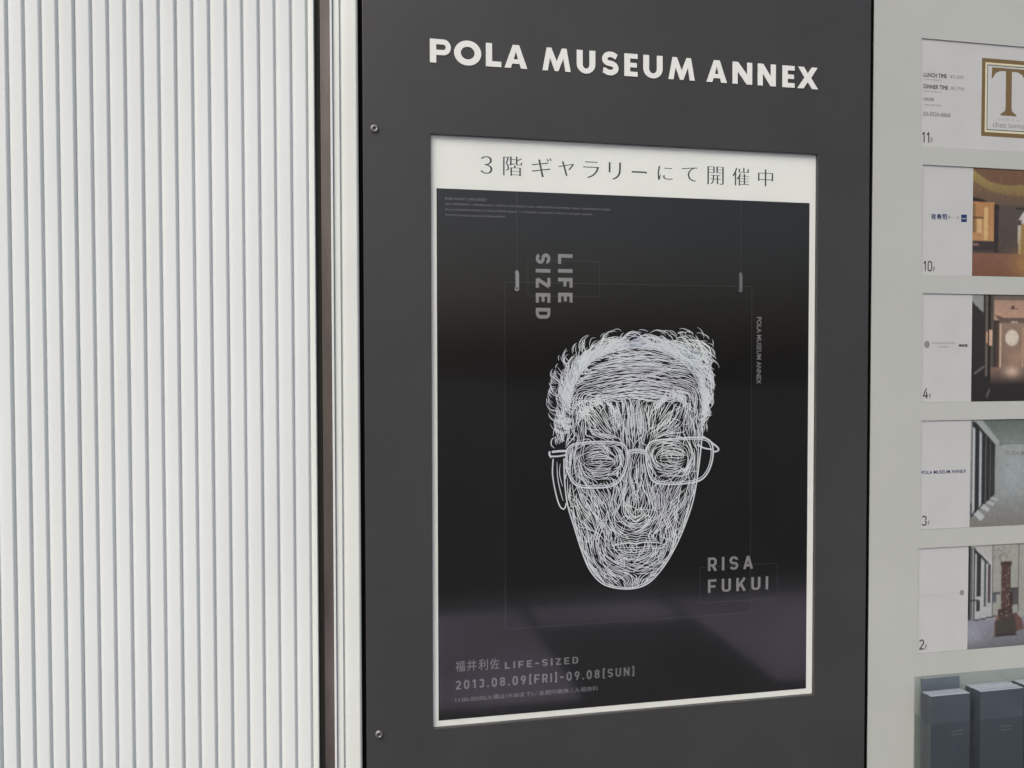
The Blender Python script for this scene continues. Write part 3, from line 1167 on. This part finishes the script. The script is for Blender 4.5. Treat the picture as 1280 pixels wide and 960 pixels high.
def paint(w_, h_, ops, seed=0, blur=1):
    """print a small colour photograph on a grid of faces; (a, b) run 0..1 over the first .13 m and the height"""
    nx, ny = int(w_ / .0019), int(h_ / .0019)
    A, B = np.meshgrid((np.arange(nx) + .5) / nx * w_ / .132, (np.arange(ny) + .5) / ny)
    img = np.zeros((ny, nx, 3))
    for op in ops:
        k = op[0]
        if k == 'poly':
            pts, c0 = op[1], np.array(lin(op[2]))
            c1 = np.array(lin(op[3])) if len(op) > 3 else c0
            ins = np.zeros(A.shape, bool)
            j = len(pts) - 1
            for i in range(len(pts)):
                xi, yi = pts[i]
                xj, yj = pts[j]
                if yi != yj:
                    ins ^= ((yi > B) != (yj > B)) & (A < (xj - xi) * (B - yi) / (yj - yi) + xi)
                j = i
            bs = [p[1] for p in pts]
            t = np.clip((B - min(bs)) / max(1e-6, max(bs) - min(bs)), 0, 1)[..., None]
            img = np.where(ins[..., None], c0 * (1 - t) + c1 * t, img)
        elif k == 'blob':
            (cx, cy, rx, ry), c, s_ = op[1], np.array(lin(op[2])), op[3]
            d = ((A - cx) / rx) ** 2 + ((B - cy) / ry) ** 2
            t = (np.clip((1.15 - d) / .3, 0, 1) if s_ == 0 else np.exp(-d) * s_)[..., None]
            img = img * (1 - t) + c * t
    rs = np.random.RandomState(seed)
    n = rs.rand(*A.shape)
    for _ in range(2):
        n = (n + np.roll(n, 1, 0) + np.roll(n, 1, 1) + np.roll(n, -1, 0)) / 4
    img = img * (1 + (n - .5)[..., None] * .5)
    for _ in range(blur):
        pad = np.pad(img, ((1, 1), (1, 1), (0, 0)), 'edge')
        img = (pad[1:-1, 1:-1] * 2 + pad[:-2, 1:-1] + pad[2:, 1:-1] + pad[1:-1, :-2] + pad[1:-1, 2:]) / 6
    grey = img.mean(2, keepdims=True)
    return grey + (img - grey) * .72


def photo_print(img, x0, x1, z0, z1, y, parent, label):
    ny, nx, _ = img.shape
    X = np.linspace(x0, x1, nx + 1)
    Z = np.linspace(z1, z0, ny + 1)
    vx, vz = np.meshgrid(X, Z)
    v = np.stack([vx.ravel(), np.full(vx.size, y), vz.ravel()], 1)
    i = np.arange(ny)[:, None] * (nx + 1) + np.arange(nx)[None]
    f = np.stack([i, i + nx + 1, i + nx + 2, i + 1], -1).reshape(-1, 4)
    me = bpy.data.meshes.new('photo_print')
    me.from_pydata(v.tolist(), [], f.tolist())
    at = me.color_attributes.new('ink', 'FLOAT_COLOR', 'CORNER')
    c = np.ones((ny * nx, 4, 4), np.float32)
    c[:, :, :3] = img.reshape(-1, 1, 3)
    at.data.foreach_set('color', c.ravel())
    me.materials.append(M['photo'])
    o = bpy.data.objects.new('photo_print', me)
    COL.objects.link(o)
    o.parent = parent
    o.matrix_parent_inverse = Matrix.Translation(-parent.location)
    o['label'] = label
    return o


def rect(a0, b0, a1, b1):
    return [(a0, b0), (a1, b0), (a1, b1), (a0, b1)]


ops10 = [('poly', rect(0, 0, 4, 1), (105, 92, 84), (88, 76, 70)),
         ('poly', [(0, 0), (4, 0), (4, .3), (0, .3)], (138, 96, 62), (120, 95, 62)),
         ('poly', [(0, .02), (.12, .06), (.3, .12), (.55, .145), (.8, .145), (1.3, .12), (2, 0), (2.3, 0), (1.6, .2), (1.0, .245), (.6, .235), (.3, .2), (0, .12)], (190, 165, 70), (150, 120, 60)),
         ('poly', [(0, .12), (.3, .2), (.6, .235), (1, .245), (1.6, .2), (4, .1), (4, .34), (.5, .34), (0, .26)], (150, 112, 66), (115, 92, 72)),
         ('poly', [(0, .27), (.2, .29), (.5, .345), (.5, .375), (.2, .32), (0, .30)], (48, 40, 38)),
         ('poly', rect(0, .31, .42, .67), (205, 140, 62), (215, 155, 70)),
         ('poly', rect(0, .33, .06, .60), (160, 115, 60)), ('poly', rect(.09, .46, .17, .60), (235, 190, 110)),
         ('poly', rect(.22, .36, .29, .66), (245, 195, 105)), ('poly', rect(0, .45, .2, .47), (110, 75, 42)),
         ('poly', rect(.41, .33, .49, .78), (62, 54, 52)), ('poly', rect(0, .67, .42, .76), (75, 62, 60)),
         ('poly', rect(0, .70, .11, .72), (150, 110, 95)),
         ('poly', [(.86, .48), (.98, .385), (1.4, .38), (1.4, .80), (.88, .80)], (215, 222, 222), (200, 170, 70)),
         ('poly', rect(.92, .50, 1.2, .80), (180, 145, 60), (170, 135, 50)), ('poly', rect(.86, .47, .94, .52), (95, 80, 72)),
         ('poly', rect(.82, .35, 1.4, .37), (50, 42, 40)),
         ('poly', rect(0, .79, 4, 1), (152, 98, 72), (142, 92, 55)), ('blob', (1.05, .88, .3, .12), (190, 140, 50), .8),
         ('poly', rect(2.0, .3, 2.1, .8), (60, 52, 50)), ('poly', rect(2.3, .4, 3, .7), (210, 150, 75))]
ops4 = [('poly', rect(0, 0, 4, 1), (62, 58, 58), (50, 48, 50)),
        ('poly', [(0, 0), (.24, 0), (.22, .17), (0, .065)], (160, 168, 165)),
        ('poly', rect(.40, 0, 4, .24), (190, 152, 124), (215, 165, 130)),
        ('poly', [(.40, .0), (4, 0), (4, .06), (.40, .05)], (128, 112, 98)),
        ('poly', [(.42, .18), (.60, .21), (4, .21), (4, .27), (.54, .27), (.50, .23)], (120, 98, 84)),
        ('poly', rect(.50, .26, 4, .68), (168, 138, 112), (150, 122, 100)),
        ('poly', rect(.53, .27, .56, .68), (228, 196, 155)), ('poly', rect(.97, .3, 1.0, .68), (205, 160, 120)),
        ('poly', rect(.75, .245, .88, .26), (190, 185, 160)),
        ('blob', (.77, .403, .128, .076), (238, 226, 200), 0), ('blob', (.9, .58, .2, .08), (215, 165, 130), .5),
        ('poly', rect(.22, 0, .255, .78), (58, 52, 48)), ('poly', rect(.26, 0, .31, .76), (118, 110, 98)), ('poly', rect(.31, 0, .36, .80), (50, 46, 42)),
        ('poly', rect(.36, 0, .42, .74), (98, 92, 82)), ('poly', rect(.27, .345, .31, .45), (232, 175, 125)),
        ('poly', rect(.325, .325, .385, .475), (235, 190, 155)), ('poly', rect(.27, .08, .31, .09), (50, 46, 42)),
        ('poly', rect(.45, .26, .52, .68), (92, 72, 62)),
        ('poly', rect(.36, .68, 4, .84), (150, 118, 100), (62, 56, 56)), ('blob', (.78, .72, .14, .05), (240, 205, 170), .8),
        ('poly', [(.28, .95), (.34, .88), (.36, .89), (.31, .97)], (120, 105, 92)),
        ('poly', [(.05, .73), (.25, .66), (.25, .68), (.06, .75)], (120, 120, 122)),
        ('poly', rect(.72, .12, .9, .13), (110, 70, 55)), ('blob', (.78, .115, .03, .02), (95, 60, 50), 0)]
ops3 = [('poly', rect(0, 0, 4, 1), (168, 182, 180), (150, 162, 162)),
        ('poly', [(0, 0), (4, 0), (4, .225), (.55, .225), (.2, .03)], (108, 124, 114), (132, 148, 138)),
        ('poly', [(.55, .225), (4, .215), (4, .23), (.55, .24)], (112, 124, 120)),
        ('poly', [(.05, 0), (.22, 0), (.56, .21), (.52, .24)], (172, 186, 184)),
        ('poly', [(.03, .01), (.10, .02), (.47, .23), (.47, .71), (.12, .86), (.02, .92)], (50, 54, 56)),
        ('poly', [(.045, .06), (.09, .09), (.09, .84), (.045, .88)], (205, 215, 220)),
        ('poly', [(.18, .10), (.215, .125), (.215, .79), (.18, .82)], (190, 202, 205)),
        ('poly', [(.295, .15), (.305, .155), (.305, .76), (.295, .77)], (120, 120, 122)),
        ('poly', [(.38, .19), (.388, .195), (.388, .74), (.38, .74)], (105, 104, 106)),
        ('poly', [(0, .93), (.47, .715), (4, .70), (4, 1), (0, 1)], (152, 164, 162), (140, 138, 130)),
        ('poly', [(.08, .88), (.16, .84), (.29, .91), (.2, .95)], (198, 210, 212)), ('poly', [(.2, .82), (.27, .79), (.40, .84), (.34, .865)], (192, 204, 206)),
        ('poly', [(.30, .775), (.36, .76), (.48, .79), (.44, .81)], (190, 202, 204)), ('poly', [(.38, .735), (.44, .725), (.56, .75), (.50, .765)], (190, 202, 204)),
        ('blob', (.85, .5, .25, .22), (178, 196, 200), .6)]
ops2 = [('poly', rect(0, 0, 4, 1), (178, 182, 170), (165, 170, 160)),
        ('poly', [(.08, 0), (.46, 0), (.47, .17), (.15, .03)], (205, 210, 205)),
        ('poly', rect(0, .03, .46, .72), (208, 214, 214), (190, 196, 198)),
        ('poly', [(.12, 0), (.46, .0), (.46, .17)], (195, 198, 192)),
        ('poly', rect(0, 0, .045, .73), (48, 50, 54)), ('poly', rect(.05, .02, .08, .73), (110, 112, 112)), ('poly', rect(.10, .02, .13, .73), (58, 60, 62)),
        ('poly', [(.16, .05), (.25, .11), (.25, .50), (.16, .50)], (60, 60, 58)), ('poly', rect(.16, .53, .23, .64), (62, 62, 60)),
        ('poly', [(.30, .14), (.35, .18), (.35, .60), (.30, .60)], (78, 92, 92)), ('poly', [(.38, .19), (.44, .21), (.44, .56), (.38, .56)], (92, 78, 76)),
        ('poly', [(.13, .035), (.16, .045), (.44, .20), (.44, .215), (.13, .07)], (50, 50, 50)), ('poly', rect(.05, .52, .2, .535), (70, 72, 74)),
        ('poly', rect(.455, 0, .475, .70), (60, 62, 58)), ('poly', rect(.965, 0, .985, .68), (75, 76, 72)),
        ('poly', rect(.48, .46, .62, .49), (90, 92, 90)), ('poly', rect(.48, .49, .55, .56), (98, 110, 122)), ('poly', rect(.80, .44, .98, .60), (92, 90, 88)),
        ('poly', rect(.80, .43, .98, .445), (70, 68, 66)), ('poly', rect(0, .72, 4, 1), (150, 156, 172), (118, 120, 128)),
        ('poly', [(.1, .72), (.5, .69), (.62, .70), (.1, .735)], (72, 72, 72)), ('blob', (.1, .85, .25, .1), (165, 172, 195), .7),
        ('poly', rect(.62, .17, .84, .21), (82, 54, 46)), ('poly', [(.635, .20), (.83, .20), (.80, .66), (.64, .66)], (96, 70, 60), (98, 68, 58)),
        ('poly', [(.79, .48), (.86, .46), (.86, .62), (.79, .64)], (70, 58, 52)),
        ('poly', rect(.57, .63, .86, .70), (78, 58, 50)), ('poly', [(.57, .68), (.90, .68), (1.0, .80), (.93, .88), (.50, .90), (.50, .78)], (92, 74, 62), (72, 66, 60)),
        ('poly', [(.57, .68), (.50, .78), (.50, .90), (.53, .89), (.60, .72)], (140, 100, 88)), ('poly', [(.90, .66), (1.05, .74), (1.1, .84), (.96, .86)], (122, 84, 76)),
        ('poly', [(.54, .74), (.90, .72), (.93, .86), (.53, .88)], (78, 74, 64)), ('poly', rect(.53, .885, .95, .90), (56, 52, 52))]
for k in range(60):
    a_, b_ = rnd.uniform(.65, .80), rnd.uniform(.22, .70)
    ops2.append(('blob', (a_, b_, .012, .006), rnd.choice([(150, 112, 100), (60, 48, 44), (175, 155, 140)]), 0))
for k in range(30):
    ops2.append(('blob', (rnd.gauss(.66, .09), rnd.gauss(.12, .05), .012, .008), (105, 105, 98), .8))

label_of = {'11': 'white card behind the topmost directory window with a brown framed letter T',
            '10': 'card in the second window from the top with a gold lit curved interior photo',
            '4': 'card in the middle window with a dark photo of a round lamp on a door',
            '3': 'card reading 3F with a grey photo of an empty white gallery',
            '2': 'card in the lowest directory window with a photo of a brown carved column'}
for fl, x, z, h in rows:
    y = 0.0025
    c = thing('floor_card', label_of[fl], 'card', (x, y, z - h), 'floor cards in the directory board')
    b = MB()
    b.box(x + .0004, RX1 - .0004, y - .0004, y + .0004, z - h + .0004, z - .0004)
    b.build('card_sheet', M['card'], c)
    yt = y - .0006
    b = MB()
    ht = .0225
    wd = {'11': .019, '10': .022}.get(fl, .0125)
    xo = x + .0045
    din_text(b, fl, (xo, xo + wd, z - h + .008, z - h + .008 + ht), yt, s=.13, gap=.16)
    text_mesh(b, 'F', (xo + wd + .0028, xo + wd + .0072, z - h + .008, z - h + .008 + ht * .46), yt)
    b.build('floor_number', M['cardink'], c)
    if fl == '11':
        zz = 2.058
        for (t, q, h_, w2, mt) in (('LUNCH TIME', 2.0545, .0085, .056, 'cardink'), ('DINNER TIME', 2.0300, .0085, .059, 'cardink'),
                                   ('ORDER', 2.0045, .0060, .026, 'cardgrey'), ('03-5524-8868', 1.9725, .0080, .066, 'cardgrey')):
            b = MB()
            text_mesh(b, t, (x + .0075, x + .0075 + w2, q, q + h_), yt, fatten=.0002)
            b.build('lettering', M[mt], c)
        b = MB()
        text_mesh(b, '¥3,200', (x + .071, x + .105, 2.0545, 2.0625), yt)
        text_mesh(b, '¥5,700', (x + .073, x + .107, 2.0300, 2.0380), yt)
        text_mesh(b, '11:30 - 14:30(L.O.)', (x + .008, x + .051, 2.0470, 2.0505), yt)
        text_mesh(b, '18:00 - 21:00(L.O.)', (x + .008, x + .052, 2.0220, 2.0255), yt)
        text_mesh(b, '19:00(土日祝) 定休日', (x + .009, x + .052, 1.9935, 1.9975), yt)
        b.build('small_print', M['cardgrey'], c)
        # framed initial
        fx0, fx1, fz0, fz1 = 1.3705, 1.5065, 1.9370, 2.1040
        b = MB()
        b.flat(rect(fx0, fz0, fx1, fz1), yt, 0, [rect(fx0 + .0085, fz0 + .0085, fx1 - .0085, fz1 - .0085)])
        fr_ = b.build('brown_border', M['gold'], c)
        b = MB()
        outline(b, fx0 + .0105, fx1 - .0105, fz0 + .0105, fz1 - .0105, .003, yt)
        b.build('cream_line', M['yellow'], c)
        b = MB()
        outline(b, fx0 + .0142, fx1 - .0142, fz0 + .0142, fz1 - .0142, .0016, yt)
        b.build('green_line', M['green'], c)
        cx, tz, bz = 1.4385, 2.0855, 1.9835
        hw = .0435
        ring = [(cx - .020, bz), (cx + .020, bz), (cx + .020, bz + .003), (cx + .009, bz + .010), (cx + .0075, bz + .018), (cx + .0075, tz - .006),
                (cx + .022, tz - .0065), (cx + .034, tz - .012), (cx + hw - .003, tz - .023), (cx + hw, tz - .023), (cx + hw - .001, tz),
                (cx - hw + .001, tz), (cx - hw, tz - .023), (cx - hw + .003, tz - .023), (cx - .034, tz - .012), (cx - .022, tz - .0065),
                (cx - .0075, tz - .006), (cx - .0075, bz + .018), (cx - .009, bz + .010), (cx - .020, bz + .003)]
        b = MB()
        b.flat(ring, yt)
        b.build('initial', M['gold'], c)
        b = MB()
        text_mesh(b, 'chez tomo', (1.399, 1.479, 1.9575, 1.9685), yt)
        b.build('lettering', M['cardgrey'], c)
        b = MB()
        text_mesh(b, 'G I N Z A', (1.411, 1.467, 1.9725, 1.9775), yt)
        b.build('lettering', M['cardfaint'], c)
        continue
    px0 = 1.3520 + (.0015 if fl in '43' else 0)
    img = 0.62 * paint(.44, h - .0012, {'10': ops10, '4': ops4, '3': ops3, '2': ops2}[fl], seed=int(fl))
    photo_print(img, px0, px0 + .44, z - h + .0006, z - .0006, yt, c,
                {'10': 'amber lit restaurant interior photo', '4': 'dim corridor photo with a round lamp', '3': 'grey gallery interior photo',
                 '2': 'daylit lobby photo with a brown column'}[fl])
    if fl == '10':
        b = MB()
        for k, ch in enumerate('政寿司'):
            text_mesh(b, ch, (1.2505 + k * .0132, 1.2615 + k * .0132, 1.7535, 1.7650), yt, fatten=.0003)
        b.build('lettering', M['navy'], c)
        b = MB()
        b.flat(rect(1.3235, 1.7500, 1.3375, 1.7660), yt, 0, [rect(1.3255, 1.7565, 1.3355, 1.7582)])
        b.build('square_mark', M['navy'], c)
        b = MB()
        text_mesh(b, '・・・', (1.2315, 1.2470, 1.7585, 1.7605), yt)
        text_mesh(b, '第一・店', (1.2905, 1.3185, 1.7555, 1.7625), yt)
        b.build('small_print', M['cardgrey'], c)
    if fl == '4':
        b = MB()
        b.flat(arc(1.2430, 1.4857, .0068, .0078, 0, 345, 23), yt)
        b.build('round_mark', M['cardgrey'], c)
        b = MB()
        text_mesh(b, 'NISHISHIMEI', (1.2555, 1.3110, 1.4870, 1.4905), yt)
        text_mesh(b, 'GINZA', (1.2700, 1.2970, 1.4790, 1.4825), yt)
        b.build('small_print', M['cardgrey'], c)
        b = MB()
        text_mesh(b, '美術室', (1.3215, 1.3430, 1.4810, 1.4865), yt, fatten=.0003)
        b.build('lettering', M['cardink'], c)
    if fl == '3':
        b = MB()
        text_mesh(b, 'POLA MUSEUM ANNEX', (1.2335, 1.3440, 1.2065, 1.2140), yt, offset=.012)
        b.build('lettering', M['navy'], c)
        b = MB()
        text_mesh(b, 'POLA MUSEUM', (1.4430, 1.5400, 1.2420, 1.2520), yt - .0003, offset=.01)
        b.build('lettering', M['cardgrey'], c)
    if fl == '2':
        b = MB()
        b.flat(arc(1.3365, .9440, .0055, .0062, 0, 345, 23), yt)
        b.build('round_mark', M['cardgrey'], c)
        b = MB()
        for k in range(10):
            xx = 1.2330 + k * .0104
            zz = .9430 + (-.0035 if k % 3 == 1 else .0)
            b.flat(arc(xx, zz, .0011, .0011, 0, 300, 5), yt)
        b.build('dotted_mark', M['cardgrey'], c)

# ================================================================ LEAFLET RACK
RK0, RK1 = 1.2190, 1.575
rk = thing('leaflet_rack', 'clear acrylic leaflet holder fixed to the lower part of the directory board', 'rack', (1.5, 0.0, 0.50))
b = MB()
b.box(RK0, RK1, -0.0035, -0.0005, 0.50, 0.7690)
b.build('back_plate', M['rackpane'], rk)
b = MB()
b.box(RK0, RK1, -0.0545, -0.0515, 0.50, 0.6850)
b.build('front_plate', M['rackpane'], rk)
b = MB()
v = [(RK0, -.0037, .503), (RK0, -.0513, .503), (RK0, -.0513, .6848), (RK0, -.0037, .690)]
v2 = [(p[0] + .0022, p[1], p[2]) for p in v]
b.face(v)
b.face(v2[::-1])
for k in range(4):
    j = (k + 1) % 4
    b.face([v[k], v2[k], v2[j], v[j]])
b.build('side_plate', M['rackpane'], rk)
b = MB()
b.box(RK0 + .003, RK1 - .003, -0.0513, -0.0037, 0.503, 0.506)
b.build('floor_plate', M['rackpane'], rk)


def leaflet_mesh(wd, ht, th):
    mb = MB()
    mb.box(0, wd, 0, th, 0, ht, 1)
    mb.mi[2] = 0          # front cover
    mb.mi[4] = 0          # back cover
    mb.mi[5] = 0
    return mb


stacks = [(1.2235, .0955, -.0475, 12, .2365, 'leaflet stack at the left end of the acrylic holder', .0024),
          (1.3430, .1080, -.0490, 18, .2375, 'thick leaflet stack beside the left end stack, second in the acrylic holder', .0024),
          (1.4620, .1080, -.0490, 18, .2385, 'leaflet stack cut by the picture edge, third in the acrylic holder', .0024),
          ]
for si, (x, wd, yf, n, ht, lab, th) in enumerate(stacks):
    s_ = thing('leaflet_stack', 'dark blue grey ' + lab, 'leaflets', (x, yf, .506), 'stacks of leaflets in the acrylic holder')
    me = None
    for k in range(n):
        if me is None:
            o = leaflet_mesh(wd, ht, th * .93).build('leaflet', [M['cover'], M['edge']], s_)
            o.matrix_parent_inverse = Matrix.Translation(-s_.location)
            me = o.data
        else:
            o = bpy.data.objects.new('leaflet', me)
            COL.objects.link(o)
            o.parent = s_
            o.matrix_parent_inverse = Matrix.Translation(-s_.location)
        gapy = .0015 if (k > n * .55) else 0
        o.location = (x + (rnd.uniform(0, .0007) if k else 0), yf + k * th + gapy, .5062 + rnd.uniform(-.0004, .0004) - (.0012 if k > n * .55 else 0))
    b = MB()
    text_mesh(b, 'POLA MUSEUM', (x + .050, x + .078, .6630, .6660), yf - .0003)
    text_mesh(b, 'ANNEX GINZA', (x + .052, x + .077, .6555, .6585), yf - .0003)
    b.build('lettering', M['plight'], s_)
lf = leaflet_mesh(.093, .2585, .0018).build('leaflet', [M['cover2'], M['edge']])
lf.location = (1.2330, -.0065, .5065)
lf['label'] = 'single slightly taller grey leaflet standing behind the left end stack'
lf['category'] = 'leaflet'

for o in COL.objects:      # print too fine to pick apart
    if o.name.startswith(('small_print', 'dotted_mark')):
        o['kind'] = 'stuff'
